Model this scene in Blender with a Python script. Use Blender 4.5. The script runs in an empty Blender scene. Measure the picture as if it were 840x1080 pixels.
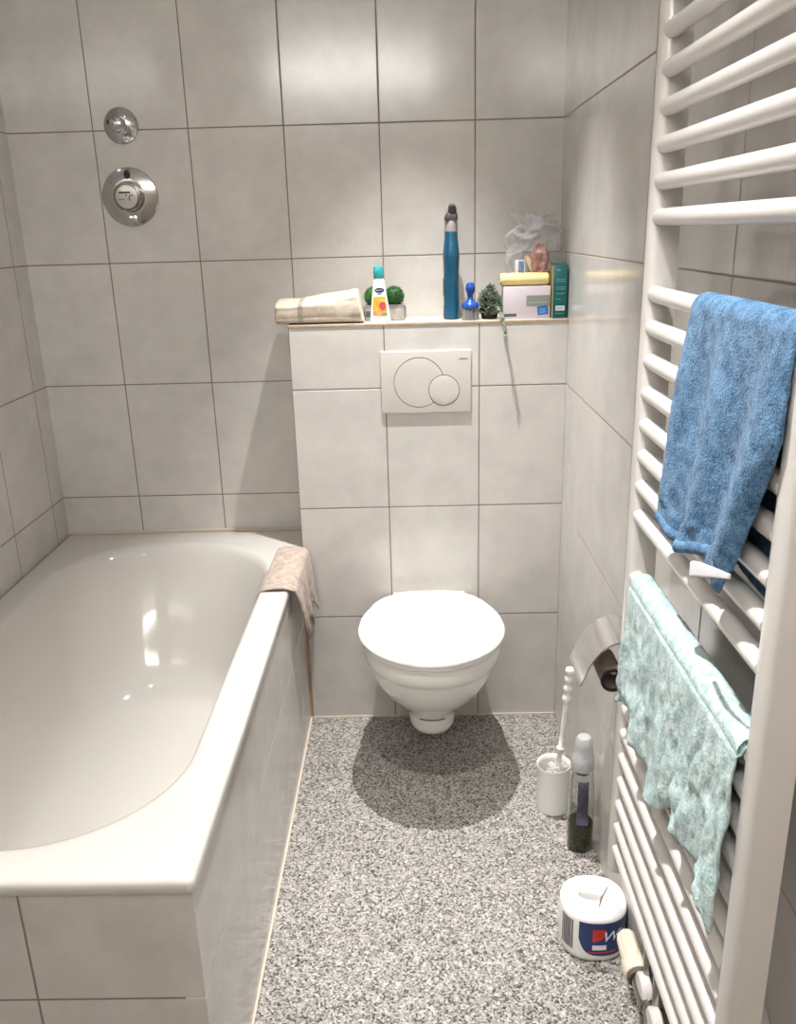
import bpy, bmesh, math, random
from mathutils import Vector, Matrix, noise
random.seed(7)
PI = math.pi
sc = bpy.context.scene
COL = sc.collection

# ------------------------------------------------------------------ helpers
def lin(c):
    return c / 12.92 if c <= .04045 else ((c + .055) / 1.055) ** 2.4
def rgb(r, g, b):
    return (lin(r / 255), lin(g / 255), lin(b / 255), 1)

def new_mat(name):
    m = bpy.data.materials.new(name); m.use_nodes = True
    nt = m.node_tree; nt.nodes.clear()
    out = nt.nodes.new('ShaderNodeOutputMaterial')
    b = nt.nodes.new('ShaderNodeBsdfPrincipled')
    nt.links.new(b.outputs[0], out.inputs[0])
    return m, nt, b

def mat(name, col, rough=.5, metal=0, bump=0, bscale=60, vary=0, vscale=8, trans=0, ior=1.45,
        coat=0, sheen=0, detail=4, spec=.5, sss=0):
    m, nt, b = new_mat(name)
    b.inputs['Base Color'].default_value = col
    b.inputs['Roughness'].default_value = rough
    b.inputs['Metallic'].default_value = metal
    b.inputs['Transmission Weight'].default_value = trans
    b.inputs['IOR'].default_value = ior
    b.inputs['Coat Weight'].default_value = coat
    b.inputs['Coat Roughness'].default_value = .05
    b.inputs['Sheen Weight'].default_value = sheen
    b.inputs['Specular IOR Level'].default_value = spec
    tc = nt.nodes.new('ShaderNodeTexCoord')
    if vary:
        n = nt.nodes.new('ShaderNodeTexNoise'); n.inputs['Scale'].default_value = vscale
        n.inputs['Detail'].default_value = detail
        nt.links.new(tc.outputs['Object'], n.inputs['Vector'])
        r = nt.nodes.new('ShaderNodeValToRGB')
        r.color_ramp.elements[0].position = .3; r.color_ramp.elements[1].position = .7
        r.color_ramp.elements[0].color = tuple(c * (1 - vary) for c in col[:3]) + (1,)
        r.color_ramp.elements[1].color = tuple(min(1, c * (1 + vary)) for c in col[:3]) + (1,)
        nt.links.new(n.outputs[0], r.inputs[0]); nt.links.new(r.outputs[0], b.inputs['Base Color'])
    if bump:
        n = nt.nodes.new('ShaderNodeTexNoise'); n.inputs['Scale'].default_value = bscale
        n.inputs['Detail'].default_value = 3
        nt.links.new(tc.outputs['Object'], n.inputs['Vector'])
        bp = nt.nodes.new('ShaderNodeBump'); bp.inputs['Strength'].default_value = bump
        bp.inputs['Distance'].default_value = .002
        nt.links.new(n.outputs[0], bp.inputs['Height']); nt.links.new(bp.outputs[0], b.inputs['Normal'])
    return m

def tile_mat(name, ax, offx, px, ay, offy, py, base=(210, 206, 201), grout=(128, 118, 109), w=.0033, rough=.16, extra=None):
    """glazed tiles: joints on a real grid in world metres"""
    m, nt, b = new_mat(name)
    N = nt.nodes.new; Lk = nt.links.new
    g = N('ShaderNodeNewGeometry'); s = N('ShaderNodeSeparateXYZ'); Lk(g.outputs['Position'], s.inputs[0])
    def mth(op, a, b_=None, c=None):
        n = N('ShaderNodeMath'); n.operation = op
        for i, v in enumerate((a, b_, c)):
            if v is None: continue
            if isinstance(v, (int, float)): n.inputs[i].default_value = v
            else: Lk(v, n.inputs[i])
        return n.outputs[0]
    def joint(axis, off, per):
        a = s.outputs['XYZ'.index(axis)]
        t = mth('DIVIDE', mth('SUBTRACT', a, off), per)
        t = mth('ABSOLUTE', mth('SUBTRACT', mth('FRACT', mth('ADD', t, 100.5)), .5))
        d = mth('MULTIPLY', t, per)
        return d
    d = mth('MINIMUM', joint(ax, offx, px), joint(ay, offy, py))
    if extra is not None: d = mth('MINIMUM', d, joint(ax, extra, px))
    mr = N('ShaderNodeMapRange'); mr.interpolation_type = 'SMOOTHSTEP'
    mr.inputs['From Min'].default_value = w * .36; mr.inputs['From Max'].default_value = w * .62
    Lk(d, mr.inputs['Value'])                     # 0 in the joint, 1 on the tile
    # cloudy glaze
    n1 = N('ShaderNodeTexNoise'); n1.inputs['Scale'].default_value = 9; n1.inputs['Detail'].default_value = 8
    n1.inputs['Roughness'].default_value = .62
    Lk(g.outputs['Position'], n1.inputs['Vector'])
    r = N('ShaderNodeValToRGB')
    r.color_ramp.elements[0].position = .32; r.color_ramp.elements[1].position = .68
    r.color_ramp.elements[0].color = rgb(*[c * .955 for c in base]); r.color_ramp.elements[1].color = rgb(*[min(255, c * 1.03) for c in base])
    Lk(n1.outputs[0], r.inputs[0])
    n2 = N('ShaderNodeTexNoise'); n2.inputs['Scale'].default_value = 160; n2.inputs['Detail'].default_value = 4
    Lk(g.outputs['Position'], n2.inputs['Vector'])
    mx0 = N('ShaderNodeMix'); mx0.data_type = 'RGBA'; mx0.blend_type = 'MULTIPLY'; mx0.inputs[0].default_value = .10
    Lk(r.outputs[0], mx0.inputs[6]); Lk(n2.outputs[1], mx0.inputs[7])
    mx = N('ShaderNodeMix'); mx.data_type = 'RGBA'
    mx.inputs[6].default_value = rgb(*grout); Lk(mx0.outputs[2], mx.inputs[7]); Lk(mr.outputs[0], mx.inputs[0])
    Lk(mx.outputs[2], b.inputs['Base Color'])
    rr_ = N('ShaderNodeMapRange'); rr_.inputs['To Min'].default_value = .8; rr_.inputs['To Max'].default_value = rough
    Lk(mr.outputs[0], rr_.inputs['Value']); Lk(rr_.outputs[0], b.inputs['Roughness'])
    mr2 = N('ShaderNodeMapRange'); mr2.interpolation_type = 'SMOOTHSTEP'
    mr2.inputs['From Min'].default_value = w * .3; mr2.inputs['From Max'].default_value = w * 1.0
    Lk(d, mr2.inputs['Value'])
    h = mth('ADD', mr2.outputs[0], mth('MULTIPLY', n1.outputs[0], .12))
    bp = N('ShaderNodeBump'); bp.inputs['Strength'].default_value = .45; bp.inputs['Distance'].default_value = .0015
    Lk(h, bp.inputs['Height']); Lk(bp.outputs[0], b.inputs['Normal'])
    return m

def mesh_obj(name, verts, faces, m, parent=None, smooth=True, mats=None, fm=None, sharp=35):
    me = bpy.data.meshes.new(name)
    me.from_pydata([tuple(v) for v in verts], [], faces)
    bm = bmesh.new(); bm.from_mesh(me)
    bmesh.ops.remove_doubles(bm, verts=bm.verts, dist=1e-6)
    bmesh.ops.recalc_face_normals(bm, faces=bm.faces)
    bm.to_mesh(me); bm.free()
    for mm in (mats or [m]): me.materials.append(mm)
    if fm:
        for p in me.polygons: p.material_index = fm(p)
    o = bpy.data.objects.new(name, me); COL.objects.link(o)
    if parent: o.parent = parent
    if smooth:
        me.polygons.foreach_set('use_smooth', [True] * len(me.polygons))
        me.set_sharp_from_angle(angle=math.radians(sharp))
    return o

class MB:
    """collects shapes of ONE part"""
    def __init__(s): s.v = []; s.f = []
    def add(s, v, f, M=None):
        o = len(s.v)
        s.v += [(M @ Vector(p)) if M else Vector(p) for p in v]
        s.f += [tuple(i + o for i in q) for q in f]
        return s
    def box(s, a, b, bev=0, M=None, seg=2):
        bm = bmesh.new(); bmesh.ops.create_cube(bm, size=1)
        for v in bm.verts:
            v.co = Vector([(a[i] + b[i]) / 2 + v.co[i] * (b[i] - a[i]) for i in range(3)])
        if bev:
            bmesh.ops.bevel(bm, geom=list(bm.edges), offset=bev, segments=seg, affect='EDGES', profile=.5)
        bm.verts.index_update()
        r = s.add([v.co.copy() for v in bm.verts], [[v.index for v in f.verts] for f in bm.faces], M)
        bm.free(); return r
    def loft(s, rings, cap0=True, cap1=True, M=None):
        n = len(rings[0]); v = [p for r in rings for p in r]; f = []
        for i in range(len(rings) - 1):
            for j in range(n):
                k = (j + 1) % n
                f.append((i * n + j, i * n + k, (i + 1) * n + k, (i + 1) * n + j))
        if cap0: f.append(tuple(range(n))[::-1])
        if cap1: f.append(tuple((len(rings) - 1) * n + j for j in range(n)))
        return s.add(v, f, M)
    def lathe(s, prof, M=None, n=40, cap0=True, cap1=True, sx=1, sy=1):
        rings = [[(r * math.cos(2 * PI * j / n) * sx, r * math.sin(2 * PI * j / n) * sy, z) for j in range(n)] for r, z in prof]
        return s.loft(rings, cap0, cap1, M)
    def tube(s, pts, r, n=14, caps=True, M=None):
        pts = [Vector(p) for p in pts]; rings = []
        rs = r if isinstance(r, (list, tuple)) else [r] * len(pts)
        t0 = (pts[1] - pts[0]).normalized()
        up = Vector((0, 0, 1)) if abs(t0.z) < .9 else Vector((1, 0, 0))
        for i, p in enumerate(pts):
            t = (pts[min(i + 1, len(pts) - 1)] - pts[max(i - 1, 0)]).normalized()
            a = t.cross(up).normalized(); b = a.cross(t).normalized()
            up = b
            rings.append([p + (a * math.cos(2 * PI * j / n) + b * math.sin(2 * PI * j / n)) * rs[i] for j in range(n)])
        return s.loft(rings, caps, caps, M)
    def build(s, name, m, parent=None, smooth=True, **k):
        return mesh_obj(name, s.v, s.f, m, parent, smooth, **k)

def T(x=0, y=0, z=0, rx=0, ry=0, rz=0):
    return Matrix.Translation((x, y, z)) @ Matrix.Rotation(rz, 4, 'Z') @ Matrix.Rotation(ry, 4, 'Y') @ Matrix.Rotation(rx, 4, 'X')

def thing(name, label, cat, loc=(0, 0, 0), group=None):
    o = bpy.data.objects.new(name, None); COL.objects.link(o)
    o.empty_display_size = .05
    o.location = loc; tag(o, label, cat, group); return o
def tag(o, label, cat, group=None):
    o['label'] = label; o['category'] = cat
    if group: o['group'] = group
    return o
def attach(o, t):
    """parent o (built in world coordinates) to thing t"""
    o.parent = t
    M = Matrix.Translation(t.matrix_basis.to_translation())
    pt = t
    while pt.parent: pt = pt.parent; M = Matrix.Translation(pt.matrix_basis.to_translation()) @ M
    o.data.transform(M.inverted()) if o.data else None
    return o
def struct(o):
    o['kind'] = 'structure'; return o

def rrect(x0, x1, y0, y1, r, z, n=10, m=6):
    P = []
    cs = [(x1 - r, y1 - r, 0), (x0 + r, y1 - r, 90), (x0 + r, y0 + r, 180), (x1 - r, y0 + r, 270)]
    for i, (cx, cy, a) in enumerate(cs):
        arc = [(cx + r * math.cos(math.radians(a + 90 * k / n)), cy + r * math.sin(math.radians(a + 90 * k / n))) for k in range(n + 1)]
        P += arc
        nx = cs[(i + 1) % 4]; e = arc[-1]
        s = (nx[0] + r * math.cos(math.radians(nx[2])), nx[1] + r * math.sin(math.radians(nx[2])))
        for k in range(1, m): P.append((e[0] + (s[0] - e[0]) * k / m, e[1] + (s[1] - e[1]) * k / m))
    return [(x, y, z) for x, y in P]

def text_mesh(body, size, extrude=.0003, shear=0, spacing=1):
    cu = bpy.data.curves.new('t', 'FONT'); cu.body = body; cu.size = size; cu.extrude = extrude
    cu.shear = shear; cu.space_character = spacing; cu.align_x = 'CENTER'; cu.align_y = 'CENTER'
    o = bpy.data.objects.new('t', cu); COL.objects.link(o)
    dg = bpy.context.evaluated_depsgraph_get()
    me = o.evaluated_get(dg).to_mesh()
    v = [x.co.copy() for x in me.vertices]; f = [tuple(p.vertices) for p in me.polygons]
    o.evaluated_get(dg).to_mesh_clear()
    bpy.data.objects.remove(o); bpy.data.curves.remove(cu)
    return v, f

def fbm(p, o=3):
    return noise.fractal(Vector(p), 1.0, 2.0, o)

# ------------------------------------------------------------------ materials
XO = -.2306; TW = .25; TH = .3333
M_tback = tile_mat('glazed_tile_back', 'X', XO, TW, 'Z', 0, TH)
M_tright = tile_mat('glazed_tile_right', 'Y', -1.13, 9, 'Z', 0, TH, grout=(156, 144, 133), w=.0030, rough=.14, extra=-.70)
M_tleft = tile_mat('glazed_tile_left', 'Y', .077, TW, 'Z', 0, TH)
M_tfront = tile_mat('glazed_tile_tub_end', 'X', -.985, TW, 'Z', 0, TH)
M_tside = tile_mat('glazed_tile_tub_side', 'Y', -3, 9, 'Z', 0, TH, grout=(222, 215, 206), rough=.14)
M_tledge = tile_mat('glazed_tile_ledge', 'X', -.356, .5, 'Z', 0, 9, base=(214, 205, 192), grout=(150, 132, 114))
M_edge = mat('ledge_edge_strip', rgb(176, 150, 124), .5, vary=.12, vscale=30)
M_ceil = mat('ceiling_paint', rgb(235, 232, 226), .9, bump=.1, bscale=200)
M_chrome = mat('chrome', rgb(200, 200, 202), .08, metal=1)
M_chrome_d = mat('chrome_brushed', rgb(150, 148, 145), .2, metal=1)
M_black = mat('black_plastic', rgb(22, 20, 20), .4)
M_ceram = mat('sanitary_ceramic', rgb(240, 238, 233), .12, coat=.4)
M_enamel = mat('tub_enamel', rgb(201, 197, 191), .07)
M_seat = mat('seat_plastic', rgb(246, 245, 242), .2)
M_plate = mat('flush_plastic', rgb(204, 199, 192), .25)
M_groove = mat('groove', rgb(95, 86, 78), .7)
M_rad = mat('radiator_enamel', rgb(218, 214, 210), .28, coat=.2)
M_white = mat('white_plastic', rgb(236, 234, 230), .3)
M_cream = mat('cream_plastic', rgb(226, 216, 196), .35)
M_silic = mat('silicone_joint', rgb(205, 192, 176), .6)

def floor_mat():
    m, nt, b = new_mat('granite_floor')
    N = nt.nodes.new; Lk = nt.links.new
    g = N('ShaderNodeNewGeometry')
    w = N('ShaderNodeTexNoise'); w.inputs['Scale'].default_value = 120
    Lk(g.outputs['Position'], w.inputs['Vector'])
    mp = N('ShaderNodeVectorMath'); mp.operation = 'MULTIPLY_ADD'
    mp.inputs[1].default_value = (.006, .006, .006)
    Lk(w.outputs[1], mp.inputs[0]); Lk(g.outputs['Position'], mp.inputs[2])
    v = N('ShaderNodeTexVoronoi'); v.inputs['Scale'].default_value = 275
    Lk(mp.outputs[0], v.inputs['Vector'])
    sp = N('ShaderNodeSeparateColor'); Lk(v.outputs['Color'], sp.inputs[0])
    r = N('ShaderNodeValToRGB'); r.color_ramp.interpolation = 'LINEAR'
    e = r.color_ramp.elements
    e[0].position = 0; e[0].color = rgb(38, 37, 37)
    e[1].position = 1; e[1].color = rgb(204, 199, 192)
    for p, c in ((.10, (66, 64, 62)), (.24, (112, 108, 104)), (.50, (150, 145, 139)), (.8, (174, 169, 162))):
        k = e.new(p); k.color = rgb(*c)
    Lk(sp.outputs[0], r.inputs[0])
    n = N('ShaderNodeTexNoise'); n.inputs['Scale'].default_value = 45; n.inputs['Detail'].default_value = 5
    Lk(g.outputs['Position'], n.inputs['Vector'])
    r2 = N('ShaderNodeValToRGB'); r2.color_ramp.elements[0].position = .3; r2.color_ramp.elements[1].position = .7
    r2.color_ramp.elements[0].color = (.80, .80, .80, 1); r2.color_ramp.elements[1].color = (1, 1, 1, 1)
    Lk(n.outputs[0], r2.inputs[0])
    mx = N('ShaderNodeMix'); mx.data_type = 'RGBA'; mx.blend_type = 'MULTIPLY'; mx.inputs[0].default_value = 1
    Lk(r.outputs[0], mx.inputs[6]); Lk(r2.outputs[0], mx.inputs[7])
    Lk(mx.outputs[2], b.inputs['Base Color'])
    b.inputs['Roughness'].default_value = .45
    return m
M_floor = floor_mat()

# ------------------------------------------------------------------ room shell
XL, YB, ZC, YF = -1.458, .1605, 2.45, -2.75
LED = 1.171          # ledge top
WB = .730            # boxing width
def slab(name, a, b, m, bev=0):
    return struct(MB().box(a, b, bev).build(name, m, smooth=False))
slab('floor', (XL - .1, YF - .1, -.1), (.1, YB + .1, 0), M_floor)
slab('ceiling', (XL - .1, YF - .1, ZC), (.1, YB + .1, ZC + .1), M_ceil)
slab('wall_back', (XL - .1, YB, 0), (.1, YB + .1, ZC), M_tback)
slab('wall_left', (XL - .1, YF - .1, 0), (XL, YB, ZC), M_tleft)
slab('wall_right', (0, YF - .1, 0), (.1, YB, ZC), M_tright)
slab('wall_front', (XL, YF - .1, 0), (0, YF, ZC), mat('front_wall_paint', rgb(222, 216, 206), .8))
# cistern boxing in front of the back wall
o = MB().box((-WB, 0, 0), (-.0005, YB - .0005, LED - .008)).build('wall_boxing', M_tback, smooth=False,
      mats=[M_tback, M_tledge], fm=lambda p: 1 if abs(p.normal.z) > .5 or abs(p.normal.x) > .5 else 0); struct(o)
o = MB().box((-WB - .002, -.002, LED - .008), (-.0005, YB - .0005, LED), .0015).build('trim_1', None, smooth=False,
      mats=[M_edge, M_tledge], fm=lambda p: 1 if p.normal.z > .5 else 0); struct(o)
# door behind the camera
dm = mat('door_leaf_paint', rgb(232, 228, 220), .45)
d = MB().box((XL, -2.50, 0.002), (XL + .045, -1.66, 2.02), .004).build('door_1', dm); struct(d)
fr = MB().box((XL, -2.58, 0), (XL + .06, -2.50, 2.1), .004).box((XL, -1.66, 0), (XL + .06, -1.58, 2.1), .004).box((XL, -2.50, 2.02), (XL + .06, -1.66, 2.1), .004).build('door_frame', dm, d)
hd = MB().tube([(XL + .045, -1.74, 1.02), (XL + .09, -1.74, 1.02), (XL + .10, -1.75, 1.02), (XL + .10, -1.86, 1.02)], .009).build('door_handle', M_chrome, d)
# tub apron walls
TUBX, TUBY, TZ = -.736, -1.298, .528
slab('wall_tub_side', (TUBX - .03, TUBY, 0), (TUBX, -.0005, TZ), M_tside)
slab('wall_tub_end', (XL + .001, TUBY - .0, 0), (TUBX - .03, TUBY + .03, TZ), M_tfront)
slab('trim_2', (XL + .0005, YB - .007, .552), (-WB - .0005, YB - .0005, .559), M_silic)
slab('trim_3', (-WB, -.004, 0), (-.0005, -.0003, .004), M_silic)
slab('trim_4', (TUBX, TUBY, 0), (TUBX + .004, -.004, .004), M_silic)

slab('trim_5', (TUBX - .001, -.004, 0), (-WB + .001, -.0003, TZ), M_edge)

slab('trim_6', (-.022, -2.40, 0), (-.0003, -1.615, 2.1), mat('casing_paint', rgb(214, 200, 190), .5), .004)

# ------------------------------------------------------------------ bathtub
def bathtub():
    t = thing('bathtub', 'white enamel built-in bathtub with tiled apron along the left wall', 'bathtub', ((XL + TUBX) / 2, -.57, TZ))
    X0, X1, Y0, Y1 = XL + .002, -.7305, -1.305, YB - .001
    zt = .552
    k = dict(n=14, m=16)
    R = []
    R.append(rrect(X0 + .02, X1 - .02, Y0 + .02, Y1 - .02, .004, TZ + .0005, **k))
    R.append(rrect(X0 + .001, X1 - .001, Y0 + .001, Y1 - .001, .010, TZ + .0005, **k))
    R.append(rrect(X0, X1, Y0, Y1, .012, TZ + .003, **k))
    R.append(rrect(X0, X1, Y0, Y1, .012, zt - .008, **k))
    R.append(rrect(X0 + .0025, X1 - .0025, Y0 + .0025, Y1 - .0025, .012, zt - .002, **k))
    R.append(rrect(X0 + .009, X1 - .009, Y0 + .009, Y1 - .009, .014, zt, **k))
    # inner contour
    a0, a1, b0, b1 = -1.378, -.800, -1.236, .045
    R.append(rrect(a0 - .016, a1 + .012, b0 - .014, b1 + .020, .252, zt, **k))
    for s, dz, r in ((-.004, .0008, .247), (.004, .006, .242), (.012, .018, .237), (.024, .050, .23)):
        R.append(rrect(a0 + s, a1 - s * .8, b0 + s * 1.2, b1 - s * 1.6, r, zt - dz, **k))
    for f in (.25, .45, .65, .82, .93, 1.0):
        if f < .83:
            s = .026 + .055 * f; sy0 = .03 + .20 * f; sy1 = .045 + .16 * f; r = .23 - .03 * f; z = zt - .05 - .29 * f
        else:
            q = (f - .82) / .18
            s = .071 + .06 * q ** 1.4; sy0 = .194 + .10 * q ** 1.4; sy1 = .176 + .09 * q ** 1.4; r = .205 - .05 * q; z = zt - .05 - .29 * .82 - .075 * math.sin(q * PI / 2)
        R.append(rrect(a0 + s, a1 - s, b0 + sy0, b1 - sy1, r, z, **k))
    s = .20
    R.append(rrect(a0 + s, a1 - s, b0 + .40, b1 - .36, .08, zt - .375, **k))
    mb = MB().loft(R, False, True)
    o = mb.build('basin', M_enamel, sharp=60); attach(o, t)
    dr = MB().lathe([(.001, .004), (.02, .004), (.026, .002), (.028, 0)], T(-1.09, -.83, zt - .3755)).build('drain', M_chrome); attach(dr, t)
    return t
bathtub()

# ------------------------------------------------------------------ toilet
TX = -.374
def egg(hw, yf, yb, z, wb=None, n=64, cx=TX, pw=2.25):
    """plan outline: round front at yf, straight back at yb; hw half width, wb half width at the back"""
    wb = hw if wb is None else wb
    ym = yf + hw * 1.10; P = []
    if ym > yb - .02: ym = yb - .02
    for j in range(n):
        a = 2 * PI * j / n
        c, s = math.cos(a), math.sin(a)
        sg = 1 if c > 0 else -1
        if s <= 0:   # round front half
            P.append((cx + hw * abs(c) * sg, ym - (ym - yf) * abs(s), z))
        else:        # sides swing in towards the straight back
            yy = abs(s) ** .52; xx = abs(c) ** .40
            W = wb + (hw - wb) * (math.cos(yy * PI / 2) ** 1.0)
            P.append((cx + W * xx * sg, ym + (yb - ym) * yy, z))
    return P
def toilet():
    t = thing('toilet', 'white wall-hung toilet with closed lid under the flush plate', 'toilet', (TX, 0, .40))
    rings = [egg(*a) for a in [
        (.120, -.39, -.004, .402, .12), (.168, -.452, -.002, .404, .16), (.176, -.460, -.002, .399, .172), (.178, -.462, -.002, .385, .175),
        (.177, -.459, -.002, .365, .175), (.173, -.452, -.002, .352, .172), (.167, -.443, -.002, .345, .168), (.164, -.438, -.002, .335, .165),
        (.160, -.428, -.002, .315, .16), (.150, -.408, -.002, .285, .15), (.134, -.378, -.002, .250, .135), (.112, -.345, -.002, .218, .115),
        (.092, -.315, -.002, .196, .10), (.079, -.300, -.002, .180, .085), (.069, -.286, -.002, .165, .072), (.064, -.279, -.002, .145, .066),
        (.062, -.275, -.002, .122, .062), (.056, -.266, -.004, .106, .055), (.042, -.246, -.010, .097, .042), (.018, -.20, -.05, .095, .018)]]
    o = MB().loft(rings).build('bowl', M_ceram, sharp=50); attach(o, t)
    # moulding line and drip slit on the bowl
    sl = MB().tube([(TX + x_, -.2842 + .0678 * 1.1 * (1 - math.sqrt(1 - (x_ / .0678) ** 2)), .160) for x_ in [-.034 + .066 * i / 14 for i in range(15)]], .0022, 8).build('slit', M_groove); 
    sl.parent = o
    sl.data.transform(Matrix.Translation((-TX, 0, -.40)))
    seat = [egg(*a) for a in [(.172, -.462, -.05, .404, .13), (.180, -.468, -.045, .406, .14), (.182, -.470, -.045, .412, .142), (.180, -.468, -.045, .4165, .14), (.17, -.46, -.05, .4175, .13)]]
    o = MB().loft(seat).build('seat', M_seat); attach(o, t)
    def lidring(s, z):
        return egg(.1885 - s, -.4765 + s, -.045 - s * .6, z, max(.010, .120 - s), 96, TX, 2.0)
    lid = [lidring(.012, .418), (lidring(.003, .4185)), lidring(0, .421), lidring(0, .427), lidring(.003, .431), lidring(.010, .4335), lidring(.03, .4355), lidring(.07, .437), lidring(.12, .4375)]
    o = MB().loft(lid).build('lid', M_seat, sharp=50); attach(o, t)
    for s in (-1, 1):
        h = MB().tube([(TX + s * .055, -.038, .412), (TX + s * .100, -.038, .412)], .011, 20).box((TX + s * .078 - .016, -.05, .403), (TX + s * .078 + .016, -.012, .411), .002)
        attach(h.build('hinge', M_seat), t)
    return t
toilet()

# ------------------------------------------------------------------ flush plate
def flush():
    cx, cz = -.3725, 1.015
    t = thing('flush_plate', 'white dual flush plate with a large and a small round button', 'flush plate', (cx, 0, cz))
    pl = MB().box((cx - .120, -.013, cz - .083), (cx + .120, -.0003, cz + .083), .003, seg=3).build('plate', M_plate); attach(pl, t)
    def disc(x, z, r, y0, y1, name, m):
        prof = [(r, 0), (r, .8 * (y0 - y1)), (r - .0012, (y0 - y1)), (r * .5, (y0 - y1) + .0002), (.001, (y0 - y1) + .0003)]
        return MB().lathe([(a, b) for a, b in prof], T(x, y0, z, rx=PI / 2), n=72).build(name, m)
    xa, za, ra = cx - .0185, cz - .0005, .066
    xb, zb, rb = cx + .0478, cz - .0225, .0405
    def ringm(x, z, r, y, w, cut=None):
        n = 96; mb = MB(); v = []; f = []
        for j in range(n + 1):
            a = 2 * PI * j / n
            v += [(x + (r - w) * math.cos(a), y, z + (r - w) * math.sin(a)), (x + (r + w) * math.cos(a), y, z + (r + w) * math.sin(a)),
                  (x + (r + w) * math.cos(a), y + .0014, z + (r + w) * math.sin(a)), (x + (r - w) * math.cos(a), y + .0014, z + (r - w) * math.sin(a))]
        for j in range(n):
            mx = x + r * math.cos(2 * PI * (j + .5) / n); mz = z + r * math.sin(2 * PI * (j + .5) / n)
            if cut and (mx - cut[0]) ** 2 + (mz - cut[1]) ** 2 < cut[2] ** 2: continue
            for q in range(4):
                f.append((4 * j + q, 4 * j + (q + 1) % 4, 4 * j + 4 + (q + 1) % 4, 4 * j + 4 + q))
        return mb.add(v, f)
    b1 = disc(xa, za, ra - .0008, -.0115, -.0132, 'button', M_plate); attach(b1, t)
    b2 = disc(xb, zb, rb - .0008, -.0115, -.0142, 'button', M_plate); attach(b2, t)
    g1 = ringm(xa, za, ra, -.0134, .0008, (xb, zb, rb)).build('button_gap', M_groove); attach(g1, t)
    g2 = ringm(xb, zb, rb, -.0140, .0008).build('button_gap', M_groove); attach(g2, t)
    v, f = text_mesh('GEBERIT', .0062)
    tx = MB().add(v, f, T(cx + .100, -.0132, cz + .059, rx=PI / 2)).build('lettering', M_groove, smooth=False); attach(tx, t)
flush()
for o_ in list(bpy.data.objects):
    if o_.parent and o_.parent.name == 'flush_plate': o_.data.transform(Matrix.Diagonal((1, .55, 1, 1)))

# ------------------------------------------------------------------ shower fittings on the back wall
def fittings():
    x, z = -1.154, 1.677
    t = thing('shower_diverter', 'small round chrome diverter knob above the larger mixer', 'tap', (x, YB, z))
    M = T(x, YB, z, rx=PI / 2)
    attach(MB().lathe([(.045, 0), (.0452, .004), (.043, .008), (.038, .011), (.028, .016), (.021, .018), (.019, .018)], M).build('rosette', M_chrome), t)
    attach(MB().lathe([(.019, .016), (.0195, .040), (.018, .046), (.014, .049), (.001, .050)], M).build('knob', M_chrome), t)
    attach(MB().lathe([(.0065, .010), (.0065, .017), (.001, .0175)], M @ T(-.026, .008, 0, rx=0), n=20).build('marker', M_black), t)
    x, z = -1.151, 1.502
    t = thing('bath_mixer', 'large round chrome concealed bath mixer with central dial', 'tap', (x, YB, z))
    M = T(x, YB, z, rx=PI / 2)
    attach(MB().lathe([(.0745, 0), (.075, .004), (.073, .007), (.060, .011), (.045, .014), (.038, .015), (.037, .0145), (.036, .008)], M, n=64).build('rosette', M_chrome), t)
    attach(MB().lathe([(.037, .006), (.0375, .030), (.035, .033), (.032, .0335), (.031, .031), (.030, .031)], M, n=56).build('collar', M_chrome_d), t)
    dial = attach(MB().lathe([(.030, .020), (.0305, .036), (.029, .039), (.020, .0405), (.001, .041)], M, n=56).build('dial', mat('dial_satin', rgb(205, 200, 194), .25, metal=.6)), t)
    mk = MB().box((-.018, .008, .0395), (.012, .0125, .0418), .0005, M=M).box((-.002, .001, .0395), (.002, .005, .0418), .0005, M=M).box((-.020, -.007, .0395), (-.004, -.0055, .0415), .0003, M=M)
    ar = [(.014 + .007 * math.cos(a), -.004 + .007 * math.sin(a), .0405) for a in [math.radians(60 + i * 18) for i in range(11)]]
    mk.tube(ar, .0016, 6, M=M)
    mk.v = mk.v
    m_ = mk.build('dial_marks', M_black); m_.parent = dial
    m_.data.transform(Matrix.Translation((-x, -YB, -z)))
    attach(MB().lathe([(.0105, .009), (.0105, .0125), (.008, .0145), (.001, .015)], M @ T(0, .055, 0) @ Matrix.Diagonal((.8, 1.15, 1, 1)), n=24).build('marker', M_black), t)
    lv = MB().box((-.013, -.074, .008), (.015, -.044, .0165), .003, M=M); attach(lv.build('lever_stub', M_chrome), t)
fittings()

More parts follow.
